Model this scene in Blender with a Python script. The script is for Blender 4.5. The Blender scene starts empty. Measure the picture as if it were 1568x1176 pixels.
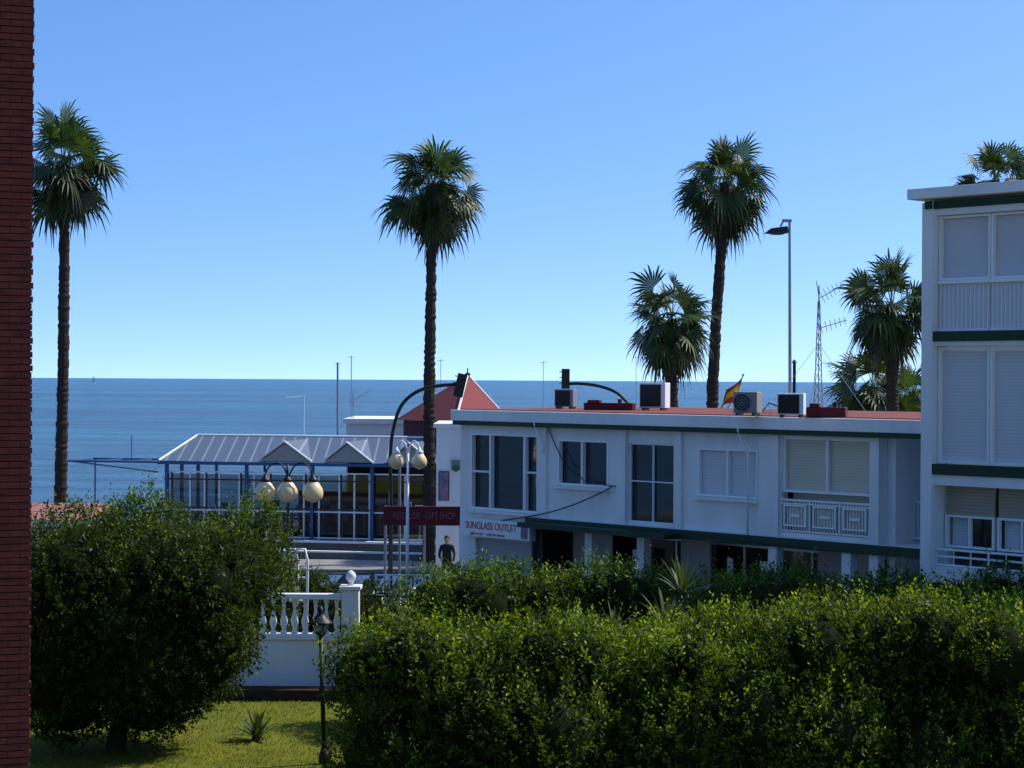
import bpy, bmesh, math, random
import numpy as np
from mathutils import Vector, Matrix
random.seed(4)
H=7.0; FP=3049.0; TILT=0.0057
SUN_AZ=math.radians(68); SUN_EL=math.radians(47)
sc=bpy.context.scene

# ---------- survey helper: bearing + distance -> world position ----------
def at(px,py,d):
    u=px-784; v=582-py
    ut=u-TILT*v; vt=v+TILT*u
    return Vector((ut/FP*d, d, H+vt/FP*d))
def zz(px,py,d): return at(px,py,d).z
def xx(px,d,py=700): return at(px,py,d).x

# ---------- materials ----------
def nt(mat):
    mat.use_nodes=True
    t=mat.node_tree; return t,t.nodes,t.links
def pm(name,col,rough=0.7,spec=0.4,metal=0.0,var=0.15,scale=3.0,bump=0.0,bscale=40.0,stretch=(1,1,1),col2=None):
    m=bpy.data.materials.new(name); t,n,l=nt(m)
    b=n['Principled BSDF']; b.inputs['Roughness'].default_value=rough
    b.inputs['Metallic'].default_value=metal; b.inputs['Specular IOR Level'].default_value=spec
    tc=n.new('ShaderNodeTexCoord'); mp=n.new('ShaderNodeMapping'); mp.inputs['Scale'].default_value=stretch
    l.new(tc.outputs['Object'],mp.inputs['Vector'])
    nz=n.new('ShaderNodeTexNoise'); nz.inputs['Scale'].default_value=scale; nz.inputs['Detail'].default_value=6
    nz.inputs['Roughness'].default_value=0.65
    l.new(mp.outputs[0],nz.inputs['Vector'])
    r=n.new('ShaderNodeValToRGB'); r.color_ramp.elements[0].position=0.3; r.color_ramp.elements[1].position=0.7
    c2=col2 if col2 else tuple(c*(1-var) for c in col)
    r.color_ramp.elements[0].color=(*c2,1); r.color_ramp.elements[1].color=(*col,1)
    l.new(nz.outputs['Fac'],r.inputs['Fac']); l.new(r.outputs['Color'],b.inputs['Base Color'])
    if bump>0:
        n2=n.new('ShaderNodeTexNoise'); n2.inputs['Scale'].default_value=bscale; n2.inputs['Detail'].default_value=4
        l.new(mp.outputs[0],n2.inputs['Vector'])
        bp=n.new('ShaderNodeBump'); bp.inputs['Strength'].default_value=bump; bp.inputs['Distance'].default_value=0.02
        l.new(n2.outputs['Fac'],bp.inputs['Height']); l.new(bp.outputs[0],b.inputs['Normal'])
    return m
def leafmat(name,trans=0.35,rough=0.45,spec=0.35):
    m=bpy.data.materials.new(name); t,n,l=nt(m); b=n['Principled BSDF']
    a=n.new('ShaderNodeAttribute'); a.attribute_name='tint'
    l.new(a.outputs['Color'],b.inputs['Base Color']); b.inputs['Roughness'].default_value=rough
    b.inputs['Specular IOR Level'].default_value=spec
    tr=n.new('ShaderNodeBsdfTranslucent')
    mx=n.new('ShaderNodeMix'); mx.data_type='RGBA'; mx.blend_type='MULTIPLY'; mx.inputs[0].default_value=1
    l.new(a.outputs['Color'],mx.inputs[6]); mx.inputs[7].default_value=(1.75,1.8,0.35,1)
    l.new(mx.outputs[2],tr.inputs['Color'])
    ms=n.new('ShaderNodeMixShader'); ms.inputs[0].default_value=trans
    l.new(b.outputs[0],ms.inputs[1]); l.new(tr.outputs[0],ms.inputs[2])
    l.new(ms.outputs[0],n['Material Output'].inputs['Surface'])
    return m
def glassmat(name,tint=(0.42,0.50,0.56),refl=0.08):
    m=bpy.data.materials.new(name); t,n,l=nt(m); n.remove(n['Principled BSDF'])
    tr=n.new('ShaderNodeBsdfTransparent'); tr.inputs[0].default_value=(*tint,1)
    g=n.new('ShaderNodeBsdfGlossy'); g.inputs['Roughness'].default_value=0.03
    ms=n.new('ShaderNodeMixShader'); ms.inputs[0].default_value=refl
    l.new(tr.outputs[0],ms.inputs[1]); l.new(g.outputs[0],ms.inputs[2]); l.new(ms.outputs[0],n['Material Output'].inputs['Surface'])
    return m
def stripemat(name,c1,c2,freq,axis=2,rough=0.5,bump=0.3,frac=0.15):
    m=bpy.data.materials.new(name); t,n,l=nt(m); b=n['Principled BSDF']; b.inputs['Roughness'].default_value=rough
    tc=n.new('ShaderNodeTexCoord'); s=n.new('ShaderNodeSeparateXYZ'); l.new(tc.outputs['Object'],s.inputs[0])
    mu=n.new('ShaderNodeMath'); mu.operation='MULTIPLY'; mu.inputs[1].default_value=freq; l.new(s.outputs[axis],mu.inputs[0])
    fr=n.new('ShaderNodeMath'); fr.operation='FRACT'; l.new(mu.outputs[0],fr.inputs[0])
    r=n.new('ShaderNodeValToRGB'); r.color_ramp.elements[0].position=frac; r.color_ramp.elements[1].position=frac+0.12
    r.color_ramp.elements[0].color=(*c2,1); r.color_ramp.elements[1].color=(*c1,1); l.new(fr.outputs[0],r.inputs[0])
    l.new(r.outputs[0],b.inputs['Base Color'])
    bp=n.new('ShaderNodeBump'); bp.inputs['Strength'].default_value=bump; bp.inputs['Distance'].default_value=0.01
    l.new(fr.outputs[0],bp.inputs['Height']); l.new(bp.outputs[0],b.inputs['Normal'])
    return m

WHITE=pm('white_stucco',(0.83,0.82,0.80),0.85,0.2,var=0.17,scale=1.3,bump=0.15,bscale=60,stretch=(1,1,0.22))
WHITE2=pm('white_paint',(0.82,0.82,0.81),0.5,0.4,var=0.06)
FRAME=pm('white_frame',(0.83,0.83,0.82),0.4,0.5,var=0.05)
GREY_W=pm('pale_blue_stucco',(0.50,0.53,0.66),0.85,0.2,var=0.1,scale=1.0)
GREEN_T=pm('dark_green_trim',(0.006,0.042,0.020),0.5,0.3,var=0.3)
DARKG=pm('window_glass_dark',(0.02,0.024,0.028),0.04,0.6,var=0.1)
REDROOF=pm('red_roof_felt',(0.26,0.08,0.07),0.9,0.2,var=0.4,scale=2.5,bump=0.3)
REDTILE=pm('red_tile',(0.27,0.06,0.06),0.8,0.2,var=0.4,scale=6,bump=0.4,stretch=(1,1,4))
MAROON=pm('maroon_paint',(0.10,0.006,0.014),0.6,0.3,var=0.15)
BLACK=pm('black_paint',(0.010,0.010,0.011),0.5,0.4,var=0.3)
GALV=pm('galvanised_steel',(0.26,0.27,0.29),0.45,0.5,metal=0.3,var=0.25)
BLUE=pm('blue_paint',(0.02,0.09,0.23),0.45,0.5,var=0.2)
ASPH=pm('asphalt',(0.06,0.06,0.062),0.9,0.2,var=0.35,scale=1.5,bump=0.3)
PAVE=pm('pavement_concrete',(0.30,0.28,0.26),0.9,0.2,var=0.25,scale=1.0)
GROUNDM=pm('ground_sand_soil',(0.22,0.19,0.15),0.95,0.1,var=0.3,scale=0.4)
GRASSM=pm('lawn_grass',(0.19,0.19,0.02),0.9,0.1,col2=(0.09,0.11,0.015),scale=1.2,bump=0.8,bscale=60)
SOIL=pm('planter_soil',(0.06,0.035,0.025),0.95,0.1,var=0.4,scale=6,bump=0.5)
BARK=pm('palm_bark',(0.065,0.048,0.04),0.95,0.1,var=0.65,scale=7,bump=0.9,bscale=20,stretch=(1,1,3))
WOODB=pm('brown_bark',(0.09,0.06,0.04),0.95,0.1,var=0.4,scale=8)
CREAM=pm('cream_globe',(0.82,0.60,0.32),0.35,0.5,var=0.12,scale=6)
BLINDC=stripemat('cream_blind',(0.60,0.54,0.42),(0.50,0.45,0.34),14,2,bump=0.15)
BLINDW=stripemat('white_blind',(0.60,0.60,0.61),(0.52,0.52,0.54),14,2,bump=0.15)
SMOOTHP=pm('white_pvc_panel',(0.58,0.59,0.62),0.5,0.3,var=0.1,scale=0.8)
BLINDG=stripemat('grey_roller_shutter',(0.36,0.36,0.33),(0.24,0.24,0.23),14,2)
BLINDB=stripemat('tan_roller_shutter',(0.38,0.32,0.23),(0.24,0.20,0.15),14,2)
ROOFBL=stripemat('blue_grey_sheet_roof',(0.09,0.12,0.17),(0.22,0.27,0.32),2.0,0,rough=0.5,frac=0.08)
GLASS=glassmat('pavilion_glass')
LEAF=leafmat('leaf',0.42,0.5,0.25); PLEAF=leafmat('palm_leaf',0.18,0.5,0.3)
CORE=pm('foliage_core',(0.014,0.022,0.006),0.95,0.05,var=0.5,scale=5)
SKIN=pm('skin',(0.45,0.26,0.18),0.6,0.3,var=0.05); HAIR=pm('hair',(0.015,0.012,0.01),0.6,0.3)
CLOTH=pm('dark_cloth',(0.02,0.02,0.025),0.9,0.2,var=0.3)

# ---------- mesh builder ----------
def empty(name,loc=(0,0,0)):
    e=bpy.data.objects.new(name,None); sc.collection.objects.link(e); e.empty_display_size=0.3; return e
class M:
    def __init__(s): s.v=[]; s.f=[]
    def add(s,vs,fs):
        o=len(s.v); s.v+= [tuple(x) for x in vs]; s.f+=[tuple(i+o for i in f) for f in fs]; return s
    def ob(s,O,U,V,u0,u1,v0,v1,z0,z1):
        P=[]
        for z in (z0,z1):
            for (u,v) in ((u0,v0),(u1,v0),(u1,v1),(u0,v1)):
                P.append((O[0]+U[0]*u+V[0]*v,O[1]+U[1]*u+V[1]*v,z))
        return s.add(P,[(0,3,2,1),(4,5,6,7),(0,1,5,4),(1,2,6,5),(2,3,7,6),(3,0,4,7)])
    def box(s,c,sz,rz=0.0):
        U=(math.cos(rz),math.sin(rz)); V=(-math.sin(rz),math.cos(rz))
        return s.ob((c[0],c[1]),U,V,-sz[0]/2,sz[0]/2,-sz[1]/2,sz[1]/2,c[2]-sz[2]/2,c[2]+sz[2]/2)
    def tube(s,pts,rs,n=8,cap=True):
        pts=[Vector(p) for p in pts]
        if not hasattr(rs,'__len__'): rs=[rs]*len(pts)
        V=[];F=[]
        ref=Vector((0.13,0.99,0.05))
        for i,p in enumerate(pts):
            t=(pts[min(i+1,len(pts)-1)]-pts[max(i-1,0)]).normalized()
            a=t.cross(ref)
            if a.length<0.05: a=t.cross(Vector((1,0,0)))
            a.normalize(); b=t.cross(a)
            for k in range(n):
                w=2*math.pi*k/n; V.append(p+(a*math.cos(w)+b*math.sin(w))*rs[i])
        for i in range(len(pts)-1):
            for k in range(n): F.append((i*n+k,i*n+(k+1)%n,(i+1)*n+(k+1)%n,(i+1)*n+k))
        if cap: F.append(tuple(range(n))[::-1]); F.append(tuple((len(pts)-1)*n+k for k in range(n)))
        return s.add(V,F)
    def lathe(s,c,prof,n=12):
        V=[];F=[]
        for (r,z) in prof:
            for k in range(n):
                w=2*math.pi*k/n; V.append((c[0]+r*math.cos(w),c[1]+r*math.sin(w),c[2]+z))
        for i in range(len(prof)-1):
            for k in range(n): F.append((i*n+k,i*n+(k+1)%n,(i+1)*n+(k+1)%n,(i+1)*n+k))
        F.append(tuple(range(n))[::-1]); F.append(tuple((len(prof)-1)*n+k for k in range(n)))
        return s.add(V,F)
    def sph(s,c,r,n=12,sx=1,sy=1,sz=1):
        V=[];F=[]
        for i in range(n//2+1):
            th=math.pi*i/(n//2)
            rr=max(1e-4,math.sin(th))*r
            for k in range(n):
                w=2*math.pi*k/n; V.append((c[0]+rr*math.cos(w)*sx,c[1]+rr*math.sin(w)*sy,c[2]-math.cos(th)*r*sz))
        for i in range(n//2):
            for k in range(n): F.append((i*n+k,i*n+(k+1)%n,(i+1)*n+(k+1)%n,(i+1)*n+k))
        return s.add(V,F)
    def make(s,name,mat,parent=None,smooth=False,bevel=0):
        me=bpy.data.meshes.new(name); me.from_pydata(s.v,[],s.f)
        bm=bmesh.new(); bm.from_mesh(me); bmesh.ops.recalc_face_normals(bm,faces=bm.faces); bm.to_mesh(me); bm.free()
        me.materials.append(mat)
        if smooth: me.polygons.foreach_set('use_smooth',[True]*len(me.polygons))
        o=bpy.data.objects.new(name,me); sc.collection.objects.link(o)
        if parent: o.parent=parent
        if bevel:
            b=o.modifiers.new('bevel','BEVEL'); b.width=bevel; b.segments=2
        return o
class Frame:
    def __init__(s,O,U,V): s.O=O; s.U=U; s.V=V
    def u(s,px,v=0.0):
        k=(px-784)/FP; ox=s.O[0]+s.V[0]*v; oy=s.O[1]+s.V[1]*v
        return (k*oy-ox)/(s.U[0]-k*s.U[1])
    def d(s,px,v=0.0): return s.O[1]+s.V[1]*v+s.U[1]*s.u(px,v)
    def z(s,px,py,v=0.0): return zz(px,py,s.d(px,v))
    def box(s,m,u0,u1,v0,v1,z0,z1): m.ob(s.O,s.U,s.V,u0,u1,v0,v1,z0,z1)
    def pt(s,u,v,z): return Vector((s.O[0]+s.U[0]*u+s.V[0]*v,s.O[1]+s.U[1]*u+s.V[1]*v,z))
def wall_open(F,m,u0,u1,v0,v1,z0,z1,ops):
    cur=u0
    for (a,b,c,d) in sorted(ops):
        if a>cur: F.box(m,cur,a,v0,v1,z0,z1)
        if c>z0: F.box(m,a,b,v0,v1,z0,c)
        if d<z1: F.box(m,a,b,v0,v1,d,z1)
        cur=b
    if cur<u1: F.box(m,cur,u1,v0,v1,z0,z1)
def frame_rect(F,m,a,b,c,d,v0,v1,w,vs=(),hs=()):
    F.box(m,a,a+w,v0,v1,c,d); F.box(m,b-w,b,v0,v1,c,d)
    F.box(m,a+w,b-w,v0,v1,c,c+w); F.box(m,a+w,b-w,v0,v1,d-w,d)
    for x in vs: F.box(m,x-w/2,x+w/2,v0,v1-0.004,c+w,d-w)
    for z in hs: F.box(m,a+w,b-w,v0,v1-0.008,z-w/2,z+w/2)
def text(body,loc,size,mat,rz,parent,name,width=None):
    c=bpy.data.curves.new(name,'FONT'); c.body=body; c.size=size; c.extrude=0.004; c.align_x='CENTER'; c.align_y='CENTER'
    c.materials.append(mat); o=bpy.data.objects.new(name,c); sc.collection.objects.link(o)
    o.location=loc; o.rotation_euler=(math.pi/2,0,rz); o.parent=parent
    if width:
        bpy.context.view_layer.update(); o.scale.x=width/max(o.dimensions.x,0.01)
    return o

# ---------- world, sun, camera ----------
w=bpy.data.worlds.new('World'); sc.world=w; w.use_nodes=True; n=w.node_tree.nodes; l=w.node_tree.links
bg=n['Background']; sky=n.new('ShaderNodeTexSky'); sky.sky_type='NISHITA'; sky.sun_disc=False
sky.sun_elevation=SUN_EL; sky.sun_rotation=SUN_AZ; sky.altitude=0; sky.air_density=1.0; sky.dust_density=0.5; sky.ozone_density=1.5
tc=n.new('ShaderNodeTexCoord'); sp=n.new('ShaderNodeSeparateXYZ'); l.new(tc.outputs['Generated'],sp.inputs[0])
ma=n.new('ShaderNodeMath'); ma.operation='MULTIPLY_ADD'; ma.inputs[1].default_value=2.3; ma.inputs[2].default_value=0.15
l.new(sp.outputs[2],ma.inputs[0]); cb=n.new('ShaderNodeCombineXYZ'); l.new(sp.outputs[0],cb.inputs[0]); l.new(sp.outputs[1],cb.inputs[1]); l.new(ma.outputs[0],cb.inputs[2])
nm=n.new('ShaderNodeVectorMath'); nm.operation='NORMALIZE'; l.new(cb.outputs[0],nm.inputs[0]); l.new(nm.outputs[0],sky.inputs['Vector'])
hs_=n.new('ShaderNodeHueSaturation'); hs_.inputs['Saturation'].default_value=1.28; hs_.inputs['Value'].default_value=1.52
mt=n.new('ShaderNodeMix'); mt.data_type='RGBA'; mt.blend_type='MULTIPLY'; mt.inputs[0].default_value=1; mt.inputs[7].default_value=(1.10,1.0,1.02,1)
l.new(sky.outputs[0],hs_.inputs['Color']); l.new(hs_.outputs[0],mt.inputs[6]); l.new(mt.outputs[2],bg.inputs[0]); bg.inputs[1].default_value=0.15
sd=bpy.data.lights.new('sun','SUN'); sd.energy=5.0; sd.angle=math.radians(0.5); sd.color=(1,0.95,0.86)
so=bpy.data.objects.new('sun',sd); sc.collection.objects.link(so)
sdir=Vector((math.sin(SUN_AZ)*math.cos(SUN_EL),math.cos(SUN_AZ)*math.cos(SUN_EL),math.sin(SUN_EL)))
so.rotation_euler=sdir.to_track_quat('Z','Y').to_euler()
cd=bpy.data.cameras.new('camera'); cam=bpy.data.objects.new('camera',cd); sc.collection.objects.link(cam); sc.camera=cam
cd.lens=70; cd.sensor_width=36; cd.clip_start=0.5; cd.clip_end=60000
cam.location=(0,0,H); cam.rotation_euler=(math.radians(90)-6/FP,-TILT,0)
sc.view_settings.view_transform='Standard'; sc.view_settings.look='None'; sc.view_settings.exposure=0

# ---------- ground, sea, roads ----------
ys=[-60,10,30,50,70,90,92,95,99,106,125,150,200,1000,45000]
zs=[0,0,0,0,0,0,-0.2,-0.7,-1.1,-1.5,-2.2,-3,-4,-6,-6]
m=M(); xs=[-45000,-600,-100,-62,-48,-30,0,30,100,600,45000]
xo=[-7,-6,-4,-2.5,0,0,0,0,0,0,0]  # ground sunk out of view on the left, so windows reflect added sea
vs=[(x,y,z+o) for y,z in zip(ys,zs) for x,o in zip(xs,xo)]; k=len(xs)
m.add(vs,[(j*k+i,j*k+i+1,(j+1)*k+i+1,(j+1)*k+i) for j in range(len(ys)-1) for i in range(k-1)])
m.make('ground',GROUNDM)
seam=bpy.data.materials.new('sea_water'); t,n,l=nt(seam); b=n['Principled BSDF']
tc=n.new('ShaderNodeTexCoord')
def noise(scale,st,det=5,rough=0.6):
    mp=n.new('ShaderNodeMapping'); mp.inputs['Scale'].default_value=st; l.new(tc.outputs['Object'],mp.inputs[0])
    q=n.new('ShaderNodeTexNoise'); q.inputs['Scale'].default_value=scale; q.inputs['Detail'].default_value=det; q.inputs['Roughness'].default_value=rough
    l.new(mp.outputs[0],q.inputs['Vector']); return q
n1=noise(0.16,(0.30,1,1),6,0.75); n1b=noise(0.006,(0.30,1,1),9,0.75)
mm_=n.new('ShaderNodeMath'); mm_.operation='ADD'; l.new(n1.outputs[0],mm_.inputs[0]); l.new(n1b.outputs[0],mm_.inputs[1])
hf=n.new('ShaderNodeMath'); hf.operation='MULTIPLY'; hf.inputs[1].default_value=0.5; l.new(mm_.outputs[0],hf.inputs[0])
r=n.new('ShaderNodeValToRGB'); r.color_ramp.elements[0].position=0.42; r.color_ramp.elements[1].position=0.60
r.color_ramp.elements[0].color=(0.003,0.05,0.13,1); r.color_ramp.elements[1].color=(0.04,0.23,0.38,1)
l.new(hf.outputs[0],r.inputs[0]); l.new(r.outputs[0],b.inputs['Base Color'])
n2=noise(1.2,(0.35,1,1),6,0.65); n3=noise(0.16,(0.3,1,1),5)
ad=n.new('ShaderNodeMath'); ad.operation='MULTIPLY_ADD'; ad.inputs[1].default_value=2.6; l.new(n3.outputs[0],ad.inputs[0]); l.new(n2.outputs[0],ad.inputs[2])
bp=n.new('ShaderNodeBump'); bp.inputs['Strength'].default_value=1.0; bp.inputs['Distance'].default_value=2.4
l.new(ad.outputs[0],bp.inputs['Height']); l.new(bp.outputs[0],b.inputs['Normal'])
b.inputs['Roughness'].default_value=0.2; b.inputs['Specular IOR Level'].default_value=0.13
m=M(); m.add([(-48,-3000,-1.2),(-45000,-3000,-1.2),(-45000,93,-1.2),(-48,93,-1.2),(45000,93,-1.2),(45000,45000,-1.2),(-45000,45000,-1.2)],[(0,1,2,3),(3,2,6,5,4)]); m.make('sea',seam)  # near arm on the far left is unseen, added for blue window reflections
m=M(); m.add([(-40,25,0.004),(30,25,0.004),(30,43.2,0.004),(-40,43.2,0.004)],[(0,1,2,3)]); m.make('lawn',GRASSM)
m=M(); m.add([(-44,47,0.004),(60,47,0.004),(60,72,0.004),(-44,72,0.004)],[(0,1,2,3)]); m.make('road',ASPH)
m=M(); m.box((8,74,0.06),(104,4,0.12)); m.make('pavement',PAVE,bevel=0.02)
m=M()
for i in range(12): m.add([(-30+i*5,58.9,0.008),(-28+i*5,58.9,0.008),(-28+i*5,59.05,0.008),(-30+i*5,59.05,0.008)],[(0,1,2,3)])
for i in range(7): m.add([(-6.5+i*1.0,61,0.009),(-6.0+i*1.0,61,0.009),(-6.0+i*1.0,71,0.009),(-6.5+i*1.0,71,0.009)],[(0,1,2,3)])
m.make('road_markings',WHITE2)
m=M(); m.box((-18,43.5,0.12),(40,0.6,0.24)); m.make('planter_border',SOIL)
def set_tint(me,cols):
    a=me.color_attributes.new('tint','FLOAT_COLOR','POINT'); a.data.foreach_set('color',cols.astype(np.float32).ravel())
def npmesh(name,V,F4,cols,mat,parent):
    me=bpy.data.meshes.new(name); nv=len(V); nf=len(F4)
    me.vertices.add(nv); me.vertices.foreach_set('co',V.astype(np.float32).ravel())
    me.loops.add(nf*4); me.polygons.add(nf)
    me.loops.foreach_set('vertex_index',F4.astype(np.int32).ravel()); me.polygons.foreach_set('loop_start',np.arange(nf,dtype=np.int32)*4)
    me.update(calc_edges=True); set_tint(me,cols); me.materials.append(mat)
    o=bpy.data.objects.new(name,me); sc.collection.objects.link(o); o.parent=parent; return o
def nrm(a): return a/np.maximum(np.linalg.norm(a,axis=1,keepdims=True),1e-9)
def leaves_from(P,D,L,rng,wid,tone,clump,dark,light,tip):
    N=len(P); side=nrm(np.cross(D,rng.normal(size=(N,3)))); nn=np.cross(D,side)
    a=P; tipp=P+D*L[:,None]; mid=P+D*(L*0.5)[:,None]+nn*(L*0.08)[:,None]
    V=np.stack([a,mid+side*(L*wid)[:,None],tipp,mid-side*(L*wid)[:,None]],1).reshape(-1,3)
    F=np.arange(N*4).reshape(N,4)
    c=np.clip(tone,0,1)[:,None]; col=np.array(dark)*(1-c)+np.array(light)*c
    s=np.clip((tone-0.7)*2,0,1)[:,None]; col=col*(1-s)+np.array(tip)*s
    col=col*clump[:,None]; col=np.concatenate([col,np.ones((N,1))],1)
    return V,F,np.repeat(col,4,axis=0)
def foliage(name,parent,blobs,nspr,seed,ll=0.10,nl=8,sl=(0.15,0.38),dark=(0.04,0.07,0.008),light=(0.13,0.20,0.014),tip=(0.33,0.37,0.02),up=0.6,core=0.8,wid=0.24,tipprob=0.3):
    rng=np.random.default_rng(seed); B=np.array(blobs)
    wgt=B[:,3]*B[:,5]; wgt/=wgt.sum()
    idx=rng.choice(len(B),nspr,p=wgt); d=nrm(rng.normal(size=(nspr,3)))
    P=B[idx,:3]+d*B[idx,3:6]*rng.uniform(0.80,1.04,(nspr,1))
    keep=P[:,2]>0.12
    for bb in B:
        q=(((P-bb[:3])/bb[3:6])**2).sum(1); keep&=(q>0.6)
    P=P[keep]; d=d[keep]; idx=idx[keep]; n_=len(P)
    D=nrm(d*0.7+np.array([0,0,up])+rng.normal(size=(n_,3))*0.35)
    shoot=(rng.random(n_)<tipprob)&(d[:,2]>-0.4)
    D=np.where((shoot&(rng.random(n_)<0.7))[:,None],nrm(D*0.5+np.array([0,0,0.8])),D)
    SL=rng.uniform(sl[0],sl[1],n_)*(1+0.35*shoot+0.6*(shoot&(rng.random(n_)<0.10)))
    bt=rng.uniform(0.72,1.18,len(B))
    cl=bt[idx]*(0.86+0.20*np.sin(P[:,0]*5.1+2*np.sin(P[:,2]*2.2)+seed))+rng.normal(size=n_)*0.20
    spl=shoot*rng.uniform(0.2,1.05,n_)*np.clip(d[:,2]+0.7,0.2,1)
    t=np.tile(np.linspace(0.1,1,nl),(n_,1)).ravel(); R=lambda a: np.repeat(a,nl,axis=0)
    base=R(P)+R(D)*(R(SL)*t)[:,None]
    ang=np.tile(np.arange(nl)*2.4,n_)+R(rng.random(n_)*6)
    s1=nrm(np.cross(D,np.array([0.3,0.5,0.8]))); s2=np.cross(D,s1)
    perp=R(s1)*np.cos(ang)[:,None]+R(s2)*np.sin(ang)[:,None]
    LD=nrm(R(D)*(0.35+0.5*t)[:,None]+perp*0.8+rng.normal(size=(len(t),3))*0.15)
    L=ll*rng.uniform(0.6,1.25,len(t))*(1-0.25*R(shoot)*t)
    tone=0.15+0.55*t*rng.random(len(t))+R(spl)*t*0.85  # leaves paler towards shoot tips, more so on upward-facing shoots
    V,F,C=leaves_from(base,LD,L,rng,wid,tone,np.clip(R(cl),0.35,1.35),dark,light,tip)
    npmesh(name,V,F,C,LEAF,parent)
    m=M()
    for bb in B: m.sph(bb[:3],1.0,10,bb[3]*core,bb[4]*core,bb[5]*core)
    m.make('dark_inner_core',CORE,parent,True)  # solid dark cores added inside the leaves to block see-through
# ---------- palms ----------
def palm(base,top,R,tr=0.22,nf=58,seed=1,skirt=14,bend=0.0,low=-1.25):
    rng=np.random.default_rng(seed); P=empty('palm_tree')
    base=Vector(base); top=Vector(top); m=M(); pts=[];rs=[]
    N=130; wob=0
    for i in range(N+1):
        t=i/N; p=base.lerp(top,t); wob+=rng.normal()*0.004; p.x+=bend*math.sin(t*math.pi)+wob; pts.append(p)
        rs.append(tr*(1.2-0.3*t)*(1+0.10*((i%2)-0.5))*rng.uniform(0.88,1.10)*(1.35 if t<0.03 else 1))
    m.tube(pts,rs,12); m.make('trunk',BARK,P)
    V=[];F=[];C=[]
    up=np.array([0,0,1.0]); T=np.array(pts[-1])
    def frond(az,el,plen,blen,col,droop,pitch):
        dirh=np.array([math.cos(az),math.sin(az),0])
        d0=dirh*math.cos(el)+up*math.sin(el)
        p=T+np.array([0,0,rng.uniform(-0.5,0.25)*R*0.35]); pp=[p]
        d=d0.copy()
        for s in range(4):
            p=p+d*plen/4; d=d-up*droop*0.10; d/=np.linalg.norm(d); pp.append(p)
        side=np.cross(d,up); side=side/ max(np.linalg.norm(side),1e-6)
        wv=side*0.02
        for s in range(4):
            o=len(V); V.extend([pp[s]-wv,pp[s]+wv,pp[s+1]+wv,pp[s+1]-wv]); F.append((o,o+1,o+2,o+3)); C.extend([col*1.2]*4)
        nb=17; n0=np.cross(side,d)
        d=d*math.cos(pitch)-n0*math.sin(pitch); n0=np.cross(side,d)
        tw=rng.normal()*0.8
        side2=side*math.cos(tw)+n0*math.sin(tw); nv2=np.cross(side2,d)
        c0=pp[-1]; span=1.8
        angs=np.linspace(-span,span,nb)
        def P_(a,rf,l):
            q=d*math.cos(a)+side2*math.sin(a)
            return c0+q*l*rf-nv2*0.18*l*abs(math.sin(a))*rf
        for j,a in enumerate(angs):
            l=blen*(0.66+0.34*math.cos(a*0.75))*rng.uniform(0.75,1.12); da=span/nb*0.98
            aa=P_(a-da,0.48,l); bb=P_(a+da,0.48,l); mm=P_(a,0.50,l)-nv2*0.02
            dr=droop*rng.uniform(0.4,1.5)
            t1=P_(a-da*0.30,0.78,l)-up*dr*0.10*l; t2=P_(a+da*0.30,0.78,l)-up*dr*0.10*l
            tip=P_(a,0.98,l)-up*l*(0.05+0.30*dr)
            o=len(V); cc=col*rng.uniform(0.7,1.25)
            V.extend([c0,aa,mm,bb,t1,t2,tip,tip+ (t2-t1)*0.1]); F.append((o,o+1,o+2,o+3)); F.append((o+1,o+4,o+5,o+3)); F.append((o+4,o+6,o+7,o+5)); C.extend([cc]*8)
    for i in range(nf):
        f=(i+0.5)/nf; el=1.45-(1.45-low)*f**0.80+rng.normal()*0.26; az=i*2.39996+rng.normal()*0.4
        g=np.array([0.036,0.060,0.016])*(1.3-0.6*f)*rng.uniform(0.55,1.5)
        if f>0.86: g=np.array([0.075,0.062,0.028])*rng.uniform(0.7,1.1)
        k=rng.choice([rng.uniform(0.88,1.18),rng.uniform(0.45,0.85)],p=[0.62,0.38])
        if f<0.2: k*=0.9
        frond(az,el,R*0.60*k,R*0.52*rng.uniform(0.85,1.15),g,0.3+0.9*f,rng.uniform(0.0,0.7)*(1-0.5*f))
    for i in range(skirt):
        az=i*2.39996+1; br=np.array([0.075,0.045,0.027])*rng.uniform(0.5,1.1)
        frond(az,-1.25-0.25*rng.random(),R*0.42*rng.uniform(0.5,1.45),R*0.42*rng.uniform(0.7,1.2),br,0.6,0)
    V=np.array(V);F=np.array(F);C=np.array(C); C=np.concatenate([C,np.ones((len(C),1))],1)
    npmesh('fronds',V,F,C,PLEAF,P)
    return P
def gp(px,d,py=700,z=0): p=at(px,py,d); return (p.x,p.y,z)
palm(gp(91,88,760),at(99,246,88),2.65,0.24,66,1,26,0.1)
palm(gp(656,75,850),at(663,284,75),2.15,0.205,70,2,28,-0.05)
palm(gp(1090,80,640),at(1108,280,80),2.15,0.22,68,3,22,-0.15)
palm(gp(1034,76,620),at(1029,490,76),2.05,0.23,72,4,44,0,low=-1.3)
palm(gp(1372,76,620),at(1365,466,76),2.1,0.23,70,5,40,0,low=-1.3)
palm(gp(1335,84,620),at(1336,592,84),2.1,0.24,64,6,16,0)
palm(gp(1400,90,620),at(1398,600,90),1.8,0.24,50,8,14,0)
palm(gp(1527,72,620),at(1527,276,72),1.5,0.22,64,7,10,0)

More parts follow.
